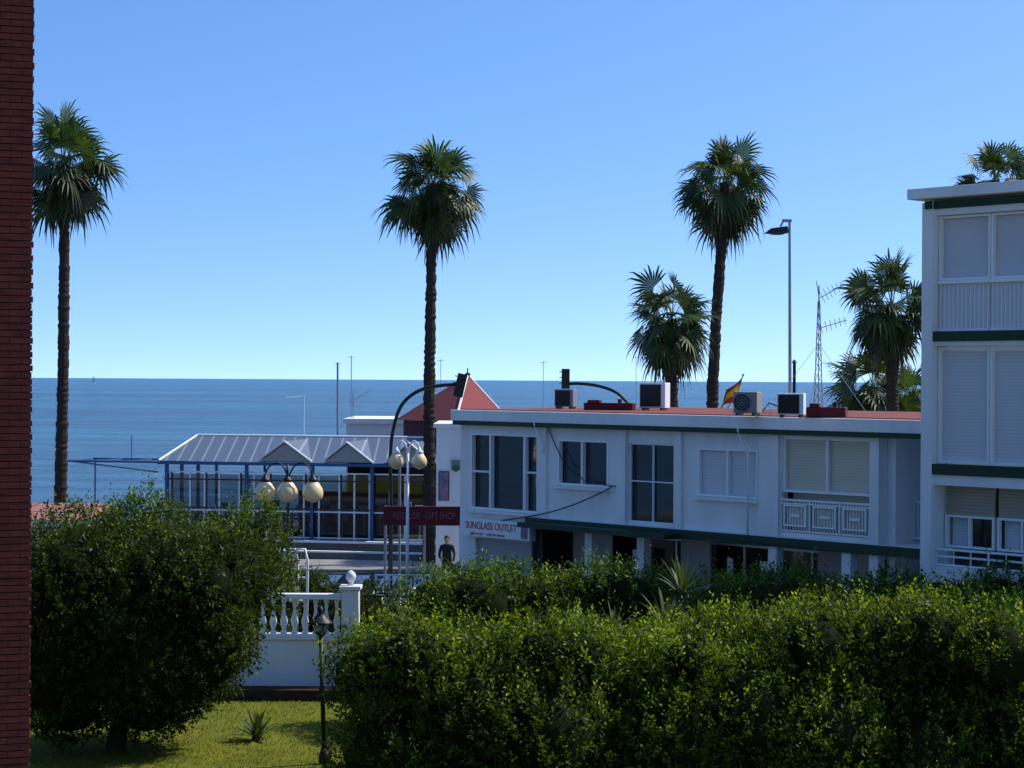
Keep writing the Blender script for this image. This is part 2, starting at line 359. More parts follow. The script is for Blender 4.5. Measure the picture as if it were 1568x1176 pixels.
# ---------- main building ----------
BL=empty('white_shop_building')
U=Vector((0.676,-0.737)); U.normalize()
V_=Vector((U.y,-U.x))   # toward the street
FM=Frame((xx(705,60),60.0),U,V_)
uL=0; uR=FM.u(1350); uEnd=FM.u(1350)+6.0
Z1=3.05; ZR=5.72; ZT=6.1
walls=M(); frames=M(); glass=M(); dark=M(); bw=M(); bc=M(); green=M()
def rect(p0,y0,p1,y1):
    a=FM.u(p0); b=FM.u(p1); pm_=(p0+p1)/2
    return (a,b,FM.z(pm_,y1),FM.z(pm_,y0))
W1=rect(722,664,826,783); W2=rect(855,673,933,745); W3=rect(963,680,1034,803); W4=rect(1070,687,1162,762)
W5=(FM.u(1198),FM.u(1335),Z1+0.12,ZR-0.12)
W3=(W3[0],W3[1],Z1+0.08,W3[3])
wall_open(FM,walls,uL,uR,-0.25,0,Z1,ZR,[W1,W2,W3,W4,W5])
for p0,p1 in((826,840),(948,962),(1036,1047),(1166,1196),(1336,1350)):
    FM.box(walls,FM.u(p0),FM.u(p1),0.002,0.10,Z1,ZR)
DEP=9.0
FM.box(walls,uL,uL+0.25,-DEP,-0.252,0,ZR); FM.box(walls,uL,uEnd,-DEP-0.25,-DEP-0.002,0,ZR)
FM.box(walls,uR+0.002,uR+0.25,-2.2,-0.252,0,ZR)
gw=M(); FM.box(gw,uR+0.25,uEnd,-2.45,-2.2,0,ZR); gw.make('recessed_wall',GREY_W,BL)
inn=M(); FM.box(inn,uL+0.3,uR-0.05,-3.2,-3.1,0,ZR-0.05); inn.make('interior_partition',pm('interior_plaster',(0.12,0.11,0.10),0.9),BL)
slab=M(); FM.box(slab,uL-0.1,uEnd,-DEP-0.3,0.32,ZR+0.06,ZT); slab.make('roof_slab',WHITE,BL,bevel=0.015)
FM.box(green,uL-0.05,uEnd,0.0,0.28,ZR-0.07,ZR+0.058)
rf=M(); FM.box(rf,uL+0.1,uEnd-0.1,-DEP-0.1,0.1,ZT+0.002,ZT+0.03); rf.make('roof_surface',REDROOF,BL)
fl=M(); FM.box(fl,FM.u(812),uEnd,-2.2,0.12,Z1-0.22,Z1-0.002); fl.make('floor_slab',WHITE,BL)
FM.box(green,FM.u(812),uEnd,0.122,0.18,Z1-0.26,Z1-0.02)
cn=M(); u0,u1=FM.u(822),FM.u(1048)
FM.box(cn,u0,u1,0.185,0.75,Z1-0.26,Z1-0.12); cn.make('canopy',GREEN_T,BL)
cols_=M()
for p in(905,985,1187,1342,1300): FM.box(cols_,FM.u(p)-0.14,FM.u(p)+0.14,-0.2,0.08,0,Z1-0.222)
cols_.make('columns',WHITE,BL,bevel=0.01)
FM.box(walls,uL,FM.u(812),-0.25,0,2.3,Z1); FM.box(walls,uL,uL+0.7,-0.25,0,0,2.3)
gs=M(); FM.box(gs,uL+0.7,FM.u(812),-0.15,-0.08,0,2.3); gs.make('ground_floor_shutter',BLINDG,BL)
FM.box(dark,FM.u(812),uR+0.2,-2.0,-1.9,0.0,Z1-0.222)
for p in list(range(830,1340,26))[::2]:
    u=FM.u(p,-1.9)
    FM.box(frames,u,u+0.06,-1.9,-1.84,0.1,2.5)
FM.box(frames,FM.u(812),uR,-1.9,-1.85,2.5,2.56)
gsh=M()
for a,b in((835,895),(1000,1045),(1210,1290)): FM.box(gsh,FM.u(a),FM.u(b),-1.2,-1.15,1.0,Z1-0.3)
gsh.make('shop_shutters',BLINDG,BL)
gwh=M()
for a,b in((915,932),(1060,1068),(1110,1122)): FM.box(gwh,FM.u(a),FM.u(b),-1.5,-1.45,0.2,2.2)
gwh.make('shop_posters',WHITE2,BL)
def glz(R,v=-0.14,mm=None): FM.box(mm or glass,R[0]+0.02,R[1]-0.02,v-0.03,v,R[2]+0.02,R[3]-0.02)
for R in(W1,W2,W3): glz(R)
w=0.07
a,b,c,d=W1; frame_rect(FM,frames,a,b,c,d,-0.12,0.03,w,[FM.u(752),FM.u(804)])
frame_rect(FM,frames,a,FM.u(752),c,d,-0.11,0.0,w*0.8,[],[FM.z(738,722)]); frame_rect(FM,frames,FM.u(804),b,c,d,-0.11,0.0,w*0.8,[],[FM.z(815,724)])
a,b,c,d=W2; frame_rect(FM,frames,a,b,c,d,-0.12,0.02,w,[(a*0.52+b*0.48)])
a,b,c,d=W3; frame_rect(FM,frames,a,b,c,d,-0.12,-0.06,w*0.45,[(a+b)/2],[c+(d-c)*0.52])
a,b,c,d=W4; glz(W4,-0.10,bw); frame_rect(FM,frames,a,b,c,d,-0.09,0.03,0.06,[(a+b)/2])
for R in(W1,W2,W4): FM.box(walls,R[0]-0.1,R[1]+0.1,0.002,0.14,R[2]-0.09,R[2]-0.01)
a,b,c,d=W5; zm=FM.z(1266,757)
FM.box(bc,a+0.05,b-0.05,-0.2,-0.16,zm+0.04,d-0.04); frame_rect(FM,frames,a,b,zm,d,-0.15,-0.05,0.07,[(a+b)/2])
FM.box(bc,a+0.05,b-0.05,-0.42,-0.4,c,zm)
FM.box(walls,a,b,-1.0,-0.3,c-0.1,c)
zt=FM.z(1266,766)-0.02
def rail(F,m,a,b,v,z0,z1,pitch=0.11):
    F.box(m,a,b,v-0.02,v+0.03,z1-0.05,z1); F.box(m,a,b,v-0.02,v+0.03,z0,z0+0.04)
    nn=int((b-a)/pitch)
    for i in range(nn+1):
        u=a+(b-a)*i/nn; F.box(m,u-0.011,u+0.011,v-0.012,v+0.012,z0+0.04,z1-0.05)
rl=M(); rail(FM,rl,a,b,-0.02,c+0.02,zt,0.09)
k=3
for i in range(k):
    u0=a+(b-a)*(i+0.10)/k; u1=a+(b-a)*(i+0.88)/k; z0=c+0.16; z1=zt-0.14
    frame_rect(FM,rl,u0,u1,z0,z1,0.02,0.045,0.045)
    FM.box(bc,u0+0.05,u1-0.05,-0.06,-0.04,z0+0.05,z1-0.05)
    FM.box(rl,u0+0.22,u1-0.22,0.0,0.03,z0+0.24,z1-0.24)
    FM.box(rl,u1+0.08,u1+0.12,0.0,0.04,c+0.02,zt)
FM.box(rl,a,b,-0.01,0.035,zt-0.13,zt-0.10)
rail(FM,rl,uR+0.26,uEnd,-1.0,Z1+0.1,Z1+1.05,0.12); rl.make('balcony_railings',FRAME,BL)
walls.make('walls',WHITE,BL); frames.make('window_frames',FRAME,BL); glass.make('window_panes',DARKG,BL); dark.make('shopfront_glass',DARKG,BL)
bw.make('white_blinds',BLINDW,BL); bc.make('cream_blinds',BLINDC,BL); green.make('green_trim',GREEN_T,BL)
pp=M()
for p in(838,1152):
    u=FM.u(p); pp.tube([FM.pt(u-0.25,0.3,ZR+0.1),FM.pt(u-0.2,0.2,ZR-0.2),FM.pt(u,0.15,ZR-0.6),FM.pt(u,0.15,Z1 if p>1000 else ZR-0.8)],0.03,8)
pp.make('downpipes',WHITE2,BL,True)
cbm=M()
def sag(p0,p1,s,n=14): return [Vector(p0).lerp(Vector(p1),i/n)-Vector((0,0,s*4*(i/n)*(1-i/n))) for i in range(n+1)]
c0=FM.pt(FM.u(946),0.2,FM.z(946,745)); c1=FM.pt(FM.u(822),0.25,FM.z(822,790)); cbm.tube(sag(c0,c1,0.12),0.018,6)
cbm.tube(sag(c1,at(707,800,60.5),0.05),0.016,6)
cbm.tube([FM.pt(FM.u(x),0.05,FM.z(x,y)) for x,y in((842,655),(852,680),(868,712),(900,738),(946,745))],0.014,6)
cbm.tube([FM.pt(FM.u(x),0.19,FM.z(x,y)) for x,y in((1052,812),(1120,826),(1300,845))],0.012,6)
cbm.make('facade_cables',BLACK,BL)
# annex to the left
AX=empty('white_annex'); m=M(); x0,x1=xx(668,68),xx(765,68); zt=zz(690,655,68)
m.ob((0,0),(1,0),(0,1),x0,x1,68,73,0,zt); m.ob((0,0),(1,0),(0,1),x0-0.1,x1,67.9,73.1,zt+0.001,zt+0.14); m.make('walls',WHITE,AX)
m=M(); m.box((xx(699,68),67.97,zz(690,712,68)),(0.35,0.05,0.35)); m.make('wall_box',GALV,AX)
POST=pm('poster_print',(0.5,0.22,0.20),0.5,0.3,scale=5,col2=(0.03,0.10,0.25))
pe=empty('wall_poster'); m=M(); m.box((xx(680,68),67.95,zz(680,744,68)),(0.3,0.03,0.95)); m.make('print',POST,pe)
m=M(); m.box((xx(680,68),67.975,zz(680,744,68)),(0.36,0.03,1.0)); m.make('frame',BLACK,pe)
se=empty('round_shop_sign'); m=M(); m.tube([at(698,717,67.4),at(698,717,67.44)],0.12,18); m.make('disc',pm('green_sign',(0.02,0.16,0.06),0.4),se)
m=M(); m.tube([at(698,717,67.45),at(698,717,68)],0.02,6); m.make('bracket',BLACK,se)
WB=empty('white_flat_roof_building'); m=M(); x0,x1=xx(530,90),xx(712,90); zt=zz(600,649,90)
m.ob((0,0),(1,0),(0,1),x0,x1,90,97,-1.5,zt); m.ob((0,0),(1,0),(0,1),x0-0.15,x1+0.1,89.85,97.1,zt+0.001,zt+0.22); m.make('walls',WHITE,WB)
m=M()
for i in range(4): m.box((x0+0.9+i*1.3,89.98,zt-1.3),(0.8,0.06,1.0))
m.make('windows',DARKG,WB)
PK=empty('pyramid_roof_kiosk'); ap=at(716,574,84)
q0=at(697,640,80); q1=at(780,640,83.5); q2=at(735,640,88); q3=at(606,640,84)
Q=[Vector((q.x,q.y,5.3)) for q in(q0,q1,q2,q3)]
m=M(); m.add(Q+[ap],[(0,1,4),(1,2,4),(2,3,4),(3,0,4),(3,2,1,0)]); m.make('tiled_roof',REDTILE,PK)
m=M()
for q in Q: m.tube([q,ap],0.05,6)
m.make('ridge_tiles',WHITE,PK)
c=sum(Q,Vector())/4; m=M(); R2=[c.lerp(q,0.88) for q in Q]; m.add([Vector((r.x,r.y,0)) for r in R2]+[Vector((r.x,r.y,5.29)) for r in R2],[(0,1,5,4),(1,2,6,5),(2,3,7,6),(3,0,4,7)]); m.make('walls',MAROON,PK)
m=M(); m.lathe((ap.x,ap.y,ap.z-0.1),[(0.1,0),(0.12,0.15),(0.03,0.2),(0.02,0.4)],8); m.make('finial',BLACK,PK)

# ---------- rooftop items ----------
def roofd(py,px): return 0.87*FP/(py-(577.5+TILT*px))
def rp(px,py): d=roofd(py,px); return at(px,py,d)
rz=math.atan2(U.y,U.x)
def ac(px0,px1,y0,y1,rot,face='fan',col=WHITE2):
    e=empty('air_conditioner_unit'); pc=(px0+px1)/2; d=roofd(y1,pc); s=FP/d; wdt=(px1-px0)/s; hgt=(y1-y0)/s; p=at(pc,y1,d); z0=ZT+0.03
    W=wdt*0.92; D=0.38; R=Matrix.Rotation(rot,3,'Z')
    m=M(); m.box((p.x,p.y,z0+0.06+(hgt-0.06)/2),(W,D,hgt-0.06),rot); m.make('casing',col,e,bevel=0.02)
    m=M()
    for sx in(-1,1):
        o=R@Vector((sx*W*0.35,0,0)); m.box((p.x+o.x,p.y+o.y,z0+0.03),(0.06,D*1.1,0.06),rot)
    m.make('feet',BLACK,e)
    m=M(); o=R@Vector((-W*0.12,-D/2-0.01,0)); n_=R@Vector((0,-1,0)); c=Vector((p.x+o.x,p.y+o.y,z0+0.06+(hgt-0.06)/2)); r=min(W*0.36,hgt*0.40)
    if face=='fan':
        m.tube([c,c+n_*0.012],r,20)
        m.make('fan_recess',BLACK,e); m=M()
        for k in(0.35,0.65,0.97):
            m.tube([c+n_*0.02+(R@Vector((math.cos(a),0,0))+Vector((0,0,math.sin(a))))*r*k for a in np.linspace(0,2*math.pi,21)],0.008,5)
        for a in np.linspace(0,math.pi,5)[:-1]:
            dd=(R@Vector((math.cos(a),0,0))+Vector((0,0,math.sin(a))))*r; m.tube([c+n_*0.025-dd,c+n_*0.025+dd],0.006,5)
        m.make('fan_grille',GALV,e)
    else:
        o=R@Vector((-W*0.06,-D/2-0.008,0)); m.box((p.x+o.x,p.y+o.y,c.z),(W*0.80,0.012,(hgt-0.06)*0.86),rot); m.make('coil_panel',BLACK,e)
        m=M()
        for i in range(6):
            m.box((p.x+o.x*1.0,p.y+o.y,z0+0.12+i*(hgt-0.14)/6),(W*0.80,0.03,0.005),rot)
        m.make('louvres',BLACK,e)
ac(850,883,596,626,-0.4,'coil',GALV); ac(979,1026,586,628,-0.5,'coil'); ac(1124,1166,600,636,-0.5,'fan',PAVE); ac(1190,1234,602,639,-0.3,'coil')
def duct(px0,px1,y0,y1):
    e=empty('roof_duct'); pc=(px0+px1)/2; d=roofd(y1,pc); s=FP/d; p=at(pc,y1,d); W=(px1-px0)/s; hh=(y1-y0)/s
    m=M(); m.box((p.x,p.y,ZT+0.03+hh*0.35),(W,0.4,hh*0.7),-0.3); m.box((p.x-W*0.3,p.y,ZT+0.03+hh*0.82),(W*0.25,0.3,hh*0.3),-0.3); m.make('casing',MAROON,e,bevel=0.02)
    m=M(); m.tube([Vector((p.x+W*0.2,p.y,ZT+0.03)),Vector((p.x+W*0.2,p.y,ZT+0.05+hh))],0.06,8); m.make('vent',BLACK,e)
duct(895,972,612,628); duct(1236,1296,617,638)
e=empty('roof_cable_run'); m=M()
m.tube([rp(1160,630)+Vector((0,0,0.12)),rp(1168,632)+Vector((0,0,0.05)),rp(1178,630)+Vector((0,0,0.25)),rp(1192,634)+Vector((0,0,0.2))],0.02,6); m.make('hose',BLACK,e,True)
e=empty('roof_vent_pipe'); p=rp(1216,632); m=M(); m.tube([Vector((p.x,p.y,ZT)),Vector((p.x,p.y,zz(1216,556,p.y)))],0.045,8); m.lathe((p.x,p.y,zz(1216,556,p.y)),[(0.045,0),(0.08,0.02),(0.02,0.1)],8); m.make('pipe',BLACK,e)
e=empty('tv_antenna_mast'); p=rp(1253,631); d=p.y; zt=zz(1253,440,d); m=M(); lg=[]
for k in range(3):
    a=k*2.094+0.4; o=Vector((math.cos(a)*0.12,math.sin(a)*0.12,0)); lg.append(o)
    m.tube([p+o*1.2+Vector((0,0,ZT-p.z)),Vector((p.x,p.y,zt-0.4))+o*0.25],0.014,6)
nn=11
for i in range(nn):
    for k in range(3):
        za=ZT+(zt-0.4-ZT)*i/nn; zb=ZT+(zt-0.4-ZT)*(i+1)/nn; fa=1.2-0.95*i/nn; fb=1.2-0.95*(i+1)/nn
        m.tube([Vector((p.x,p.y,za))+lg[k]*fa,Vector((p.x,p.y,zb))+lg[(k+1)%3]*fb],0.008,5)
m.tube([Vector((p.x,p.y,zt-0.6)),Vector((p.x,p.y,zt+0.05))],0.02,6)
def yagi(m,a,b,n_,L,vert=False):
    a=Vector(a);b=Vector(b); m.tube([a,b],0.012,5); t=(b-a).normalized(); s=t.cross(Vector((0,0,1))).normalized()
    s=(s*0.7+Vector((0,0,0.7))) if vert else s
    for i in range(n_):
        c=a.lerp(b,(i+0.5)/n_); m.tube([c-s*L*(1-0.4*i/n_),c+s*L*(1-0.4*i/n_)],0.009,4)
yagi(m,at(1256,456,d),at(1292,436,d-0.5),6,0.24,True); yagi(m,at(1254,503,d),at(1297,490,d-0.3),6,0.22,True); yagi(m,at(1250,430,d),at(1256,468,d),3,0.1)
m.make('mast',GALV,e)
m=M()
for q in(at(1172,636,54),at(1330,640,52),at(1240,640,56)): m.tube([Vector((p.x,p.y,ZT+2.0)),Vector((q.x,q.y,ZT+0.02))],0.006,4)
m.make('guy_wires',GALV,e)
def antenna(px,y0,y1,d,yag=False,r=0.02):
    e=empty('tv_antenna'); m=M(); m.tube([at(px,y1,d),at(px,y0,d)],r,6)
    if yag: yagi(m,at(px-8,y0+18,d),at(px+24,y0+2,d+0.3),6,0.22,True); yagi(m,at(px-3,y0+20,d),at(px+12,y0+24,d),4,0.15,True)
    else: yagi(m,at(px-5,y0+2,d),at(px+5,y0+2,d-0.2),2,0.06)
    m.make('mast',GALV,e)
antenna(517,555,668,88,r=0.045); antenna(538,545,652,92,r=0.02); antenna(541,598,650,91,True)
antenna(675,550,650,92,r=0.015); antenna(832,553,640,92,r=0.012); antenna(974,545,640,92,r=0.012)
e=empty('wind_vane_pole'); m=M(); m.tube([at(437,609,85),at(466,607,85)],0.02,5); m.tube([at(465,668,85),at(465,604,85)],0.03,5); m.make('pole',WHITE2,e)
# flag hanging from a slanted pole
e=empty('spanish_flag'); d=78; m=M(); m.tube([at(1107,640,d),at(1138,575,d)],0.025,6); m.sph(at(1138,574,d),0.05,8); m.make('pole',GALV,e)
FR=pm('flag_red',(0.55,0.02,0.02),0.8); FY=pm('flag_yellow',(0.75,0.5,0.02),0.8)
A=at(1137,578,d); Bq=at(1119,618,d)
def fstrip(f0,f1,nm_,mat):
    m=M(); vs=[]; N=14
    for i in range(N+1):
        s=i/N
        for k in range(4):
            f=f0+(f1-f0)*k/3
            p=A.lerp(Bq,f); q=p+Vector((-0.62*s+0.12*math.sin(s*6+f*2),-0.04+0.10*math.sin(s*9+f*3),-0.62*s*s-0.12*s+0.06*math.sin(s*8)))
            vs.append(q)
    F=[]
    for i in range(N):
        for k in range(3): F.append((4*i+k,4*i+k+1,4*i+k+5,4*i+k+4))
    m.add(vs,F); m.make(nm_,mat,e,True)
fstrip(0,0.27,'red_band_top',FR); fstrip(0.27,0.73,'yellow_band',FY); fstrip(0.73,1.0,'red_band_bottom',FR)
# street lamp
e=empty('street_lamp'); d=72; m=M(); b0=gp(1212,d,620); t0=at(1209,338,d); m.tube([b0,t0],[0.08,0.045],10); 
m.tube([t0-Vector((0,0,0.05)),t0+Vector((-0.2,0,0.03)),at(1195,347,d)],0.035,8); m.box((t0.x-0.1,t0.y,t0.z),(0.34,0.12,0.1)); m.make('pole',GALV,e)
m=M(); c=at(1189,353,d); m.add([c+Vector(v) for v in((-0.46,-0.14,-0.12),(0.42,-0.16,-0.1),(0.42,0.16,-0.1),(-0.46,0.14,-0.12),(-0.2,-0.1,0.08),(0.4,-0.12,0.16),(0.4,0.12,0.16),(-0.2,0.1,0.08))],[(0,3,2,1),(4,5,6,7),(0,1,5,4),(1,2,6,5),(2,3,7,6),(3,0,4,7)]); m.make('luminaire',BLACK,e,bevel=0.03)
m=M(); m.sph(c+Vector((0,0,-0.1)),0.2,12,1.6,0.6,0.35); m.make('lens',DARKG,e,True)
# traffic lights on curved masts
def tsignal(pts,hx,hy,d,tilt,pole):
    e=empty('traffic_light_mast'); m=M(); P=[at(x,y,d) for x,y in pts]; 
    for _ in range(3):
        Q=[P[0]]
        for i in range(len(P)-1): Q+= [P[i].lerp(P[i+1],.25),P[i].lerp(P[i+1],.75)]
        Q.append(P[-1]); P=Q
    m.tube([gp(pole[0],d,800)]+P,[0.085]+[0.06]*len(P),10); m.make('mast_arm',BLACK,e,True)
    c=at(hx,hy,d); R=Matrix.Rotation(tilt,3,'Y')
    def lb(m,o,s):
        V=[]
        for z in(-1,1):
            for (x,y) in((-1,-1),(1,-1),(1,1),(-1,1)): V.append(c+R@Vector((o[0]+x*s[0]/2,o[1]+y*s[1]/2,o[2]+z*s[2]/2)))
        m.add(V,[(0,3,2,1),(4,5,6,7),(0,1,5,4),(1,2,6,5),(2,3,7,6),(3,0,4,7)])
    m=M(); lb(m,(0,0,0),(0.24,0.22,0.68)); lb(m,(0,-0.13,0),(0.32,0.03,0.78))
    for i in(-1,0,1): m.tube([c+R@Vector((0,0.1,i*0.22)),c+R@Vector((0,0.32,i*0.22-0.03))],0.09,10)
    m.make('signal_head',BLACK,e,bevel=0.02)
    m=M()
    for i in(-1,0,1): lb(m,(-0.17,0,i*0.22+0.05),(0.16,0.16,0.03))
    m.make('visors',BLACK,e)
tsignal([(599,760),(597,690),(603,650),(614,618),(640,597),(672,590),(700,589)],705,590,66,0.22,(598,0))
tsignal([(985,640),(962,618),(945,600),(915,590),(885,587),(870,588)],866,580,78,0,(990,0))

# ---------- right apartment building ----------
RB=empty('apartment_building'); GF=Frame((xx(1437,43),43.0),U,V_)
g0=GF.u(1421); g1=GF.u(1437); ge=g1+9
def gz(y): return zz(1437,y,43)
walls=M(); green=M(); fr=M(); bl1=M(); bl2=M(); bl3=M(); rib=M(); dg=M()
GF.box(walls,g0,g1,-0.3,0.25,0,gz(311)); GF.box(walls,g0+0.002,g0+0.3,-9,-0.302,0,gz(311))
GF.box(walls,g1+2.62,g1+2.8,-0.3,0.2,0,gz(311)); GF.box(walls,g0,ge,-9.3,-9.002,0,gz(311))
rs=M(); GF.box(rs,g0-0.22,ge,-9.4,0.5,gz(306),gz(290)); rs.make('roof_slab',WHITE,RB,bevel=0.01)
for (yt,yb) in((309,321),(508,523),(710,726)): GF.box(green,g1+0.0,ge,-0.1,0.22,gz(yb),gz(yt))
GF.box(green,g0+0.1,g1,0.252,0.3,gz(321),gz(309))
for y0,y1 in((321,331),(523,530),(726,742)): GF.box(walls,g1,ge,-0.25,0.17,gz(y1),gz(y0)-0.002)
segs=[(g1+0.02,g1+1.32),(g1+1.34,g1+2.6),(g1+2.82,g1+4.3),(g1+4.32,g1+6)]
for a,b in segs:
    GF.box(bl1,a+0.05,b-0.05,-0.12,-0.08,gz(428),gz(334)); frame_rect(GF,fr,a,b,gz(430),gz(332),-0.06,0.04,0.05)
    GF.box(rib,a,b,-0.02,0.03,gz(503),gz(436)); GF.box(fr,a,b,-0.04,0.10,gz(435.5),gz(430.5)); GF.box(fr,a,b,-0.04,0.08,gz(507.5),gz(503.5))
    k=12
    for i in range(k): 
        u=a+(b-a)*(i+0.5)/k; GF.box(fr,u-0.010,u+0.010,0.032,0.042,gz(503),gz(436))
    GF.box(bl2,a+0.05,b-0.05,-0.12,-0.06,gz(704),gz(538)); frame_rect(GF,fr,a,b,gz(708),gz(532),-0.05,0.05,0.05)
    GF.box(bl3,a+0.04,b-0.04,-0.3,-0.24,gz(788),gz(742)); GF.box(dg,a,b,-0.55,-0.5,gz(880),gz(742)); frame_rect(GF,fr,a+0.03,b-0.03,gz(838),gz(788),-0.3,-0.2,0.05,[(a+b)/2])
    GF.box(bl2,a+0.1,a+0.1+(b-a)*0.3,-0.4,-0.38,gz(836),gz(790))
    rail(GF,fr,a,b,0.05,gz(865),gz(838),0.4); GF.box(fr,a,b,0.04,0.07,gz(852),gz(849))
GF.box(walls,g1,ge,-1.2,0.2,gz(890),gz(866)); GF.box(dg,g1,ge,-1.0,-0.9,0,gz(890))
walls.make('walls',WHITE,RB); green.make('green_bands',GREEN_T,RB); fr.make('frames_and_railings',FRAME,RB); bl1.make('upper_panels',SMOOTHP,RB)
bl2.make('slatted_blinds',BLINDW,RB); bl3.make('roller_shutters',BLINDB,RB); rib.make('balcony_panels',SMOOTHP,RB); dg.make('window_panes',DARKG,RB)

# ---------- brick building on the left ----------
BRM=pm('red_brick',(0.17,0.042,0.028),0.9,0.15,col2=(0.07,0.02,0.016),scale=5,bump=0.4,bscale=50,stretch=(0.6,0.6,2.2))
MORT=pm('mortar',(0.05,0.027,0.022),0.95,0.1)
BB=empty('brick_building'); cx=xx(49,22,580); foot=[Vector((cx,22)),Vector((-9.2,31)),Vector((-14,29)),Vector((-10.5,20.3))]
cen=sum(foot,Vector((0,0)))/4
def prism(m,ft,z0,z1): m.add([(p.x,p.y,z0) for p in ft]+[(p.x,p.y,z1) for p in ft],[(0,3,2,1),(4,5,6,7),(0,1,5,4),(1,2,6,5),(2,3,7,6),(3,0,4,7)])
m=M(); inn=[p+(cen-p).normalized()*0.03 for p in foot]; prism(m,inn,0,12); m.make('mortar_core',MORT,BB)
m=M(); ch=0.076; Uf=(foot[0]-foot[3]).normalized(); Vf=Vector((Uf.y,-Uf.x)); Lf=(foot[0]-foot[3]).length
for i in range(157):
    z0=i*ch; off=0 if i%2 else 0.13
    jit=random.uniform(-0.006,0.004)+ (0.006 if i%2 else -0.004)
    u=Lf; first=True
    while u>Lf-1.6:
        ln=0.24 if not(first and off) else 0.115
        m.ob(foot[3],Uf,Vf,u-ln,u-0.01+(jit+0.01 if first else 0),-0.10,0.008+random.uniform(-0.004,0.003),z0,z0+ch-0.011)
        u-=ln; first=False
    m.ob(foot[3],Uf,Vf,0,Lf-0.1,-0.05,0.0,z0,z0+ch-0.011)
m.make('bricks',BRM,BB)

# ---------- pavilion restaurant ----------
PV=empty('beach_restaurant_pavilion'); O=at(252,705,80.6); E=at(655,712,78.6)
Up=Vector((E.x-O.x,E.y-O.y)); LP=Up.length; Up.normalize(); Vp=Vector((Up.y,-Up.x)); PF=Frame((O.x,O.y),Up,Vp)
ze=3.65; zb=0.57; DP=6.5
TERR=pm('terrace_concrete',(0.36,0.35,0.34),0.9,0.2,var=0.3,scale=1.5)
bs=M(); PF.box(bs,-0.6,LP+4,-DP-3,0.9,-1.5,zb-0.002); bs.make('terrace_base',TERR,PV)
bs=M(); PF.box(bs,-0.4,LP+3.8,-DP-2.8,0.7,zb,zb+0.02); bs.make('floor',pm('terrace_floor',(0.10,0.085,0.075),0.8),PV)
rz0=ze+0.02; zrg=4.6; rb=M()
def pP(u,v,z): return PF.pt(u,v,z)
u1=PF.u(300,-3); 
rb.add([pP(-0.15,0.25,rz0),pP(LP+0.2,0.25,rz0),pP(LP-0.5,-3.2,zrg),pP(u1,-3.2,zrg),pP(-0.15,-DP,rz0),pP(LP+0.2,-DP,rz0)],[(0,1,2,3),(3,2,5,4),(0,3,4),(1,5,2)])
for ga,gb,gc in((398,440,482),(497,535,575),(590,630,668)):
    a,b,c=PF.u(ga),PF.u(gb),PF.u(gc); za=4.5
    rb.add([pP(a,0.35,rz0+0.02),pP(b,0.35,za),pP(c,0.35,rz0+0.02),pP(b,-2.9,za+0.02)],[(0,1,3),(1,2,3)])
rb.make('sheet_roof',ROOFBL,PV)
gb_=M(); gl=M()
for ga,gb,gc in((398,440,482),(497,535,575),(590,630,668)):
    a,b,c=PF.u(ga),PF.u(gb),PF.u(gc)
    gl.add([pP(a+0.1,0.3,rz0+0.03),pP(b,0.3,4.42),pP(c-0.1,0.3,rz0+0.03)],[(0,1,2)])
    gb_.tube([pP(a,0.37,rz0+0.04),pP(b,0.37,4.51)],0.04,6); gb_.tube([pP(b,0.37,4.51),pP(c,0.37,rz0+0.04)],0.04,6)
gb_.tube([pP(u1,-3.2,zrg+0.02),pP(LP-0.5,-3.2,zrg+0.02)],0.05,6); gb_.tube([pP(u1,-3.2,zrg+0.02),pP(-0.15,0.25,rz0+0.02)],0.04,6)
gl.make('gable_panels',pm('grey_gable',(0.34,0.33,0.31),0.6),PV); gb_.make('gable_trim',WHITE2,PV)
bl=M(); wf=M(); gg=M(); PF.box(bl,-0.2,LP+0.2,0.2,0.32,ze-0.12,ze)
PF.box(wf,-0.2,LP+0.2,0.05,0.18,ze-0.10,ze+0.0)
PF.box(bl,-0.2,-0.1,-DP,0.2,ze-0.14,ze)
for p in(258,380,480,572,655): u=PF.u(p); PF.box(bl,u-0.06,u+0.06,0.06,0.2,zb,ze-0.12)
for v in(-2,-4,-6.4): PF.box(bl,-0.05,0.07,v-0.06,v+0.06,zb,ze-0.14)
for k in range(6): u=LP*k/5; PF.box(bl,u-0.05,u+0.05,-DP,-DP+0.1,zb,ze)
BRN=pm('brown_timber',(0.10,0.045,0.03),0.7,var=0.3); bn=M()
u=PF.u(262); step=0.62; i=0
while u<LP-0.3:
    PF.box(wf,u-0.03,u+0.03,-0.02,0.05,zb,ze-0.4)
    if i%2==0: PF.box(bn,u+0.035,u+0.10,-0.02,0.03,zb,ze-0.4)
    u+=step*(1.0 if i%3 else 1.35); i+=1
for z,mm in((zb+0.06,wf),(zb+1.1,wf),(zb+1.2,bn),(ze-0.45,wf),(ze-0.75,bn)): PF.box(mm,0,LP,-0.03,0.058,z,z+0.06)
PF.box(gg,0.05,LP-0.05,-0.012,-0.006,zb+0.15,ze-0.5)
dd=M(); PF.box(dd,PF.u(470),LP,-DP+0.2,-DP+0.3,zb,ze); PF.box(dd,PF.u(390),PF.u(470),-DP+0.2,-DP+0.3,zb,zb+1.6); dd.make('interior_back_wall',pm('interior_dark',(0.06,0.05,0.045),0.9,scale=1.5,var=0.6),PV)
bl.make('blue_posts_and_beams',BLUE,PV); wf.make('white_mullions',FRAME,PV); bn.make('timber_mullions',BRN,PV); gg.make('glazing',GLASS,PV)
tb=M(); 
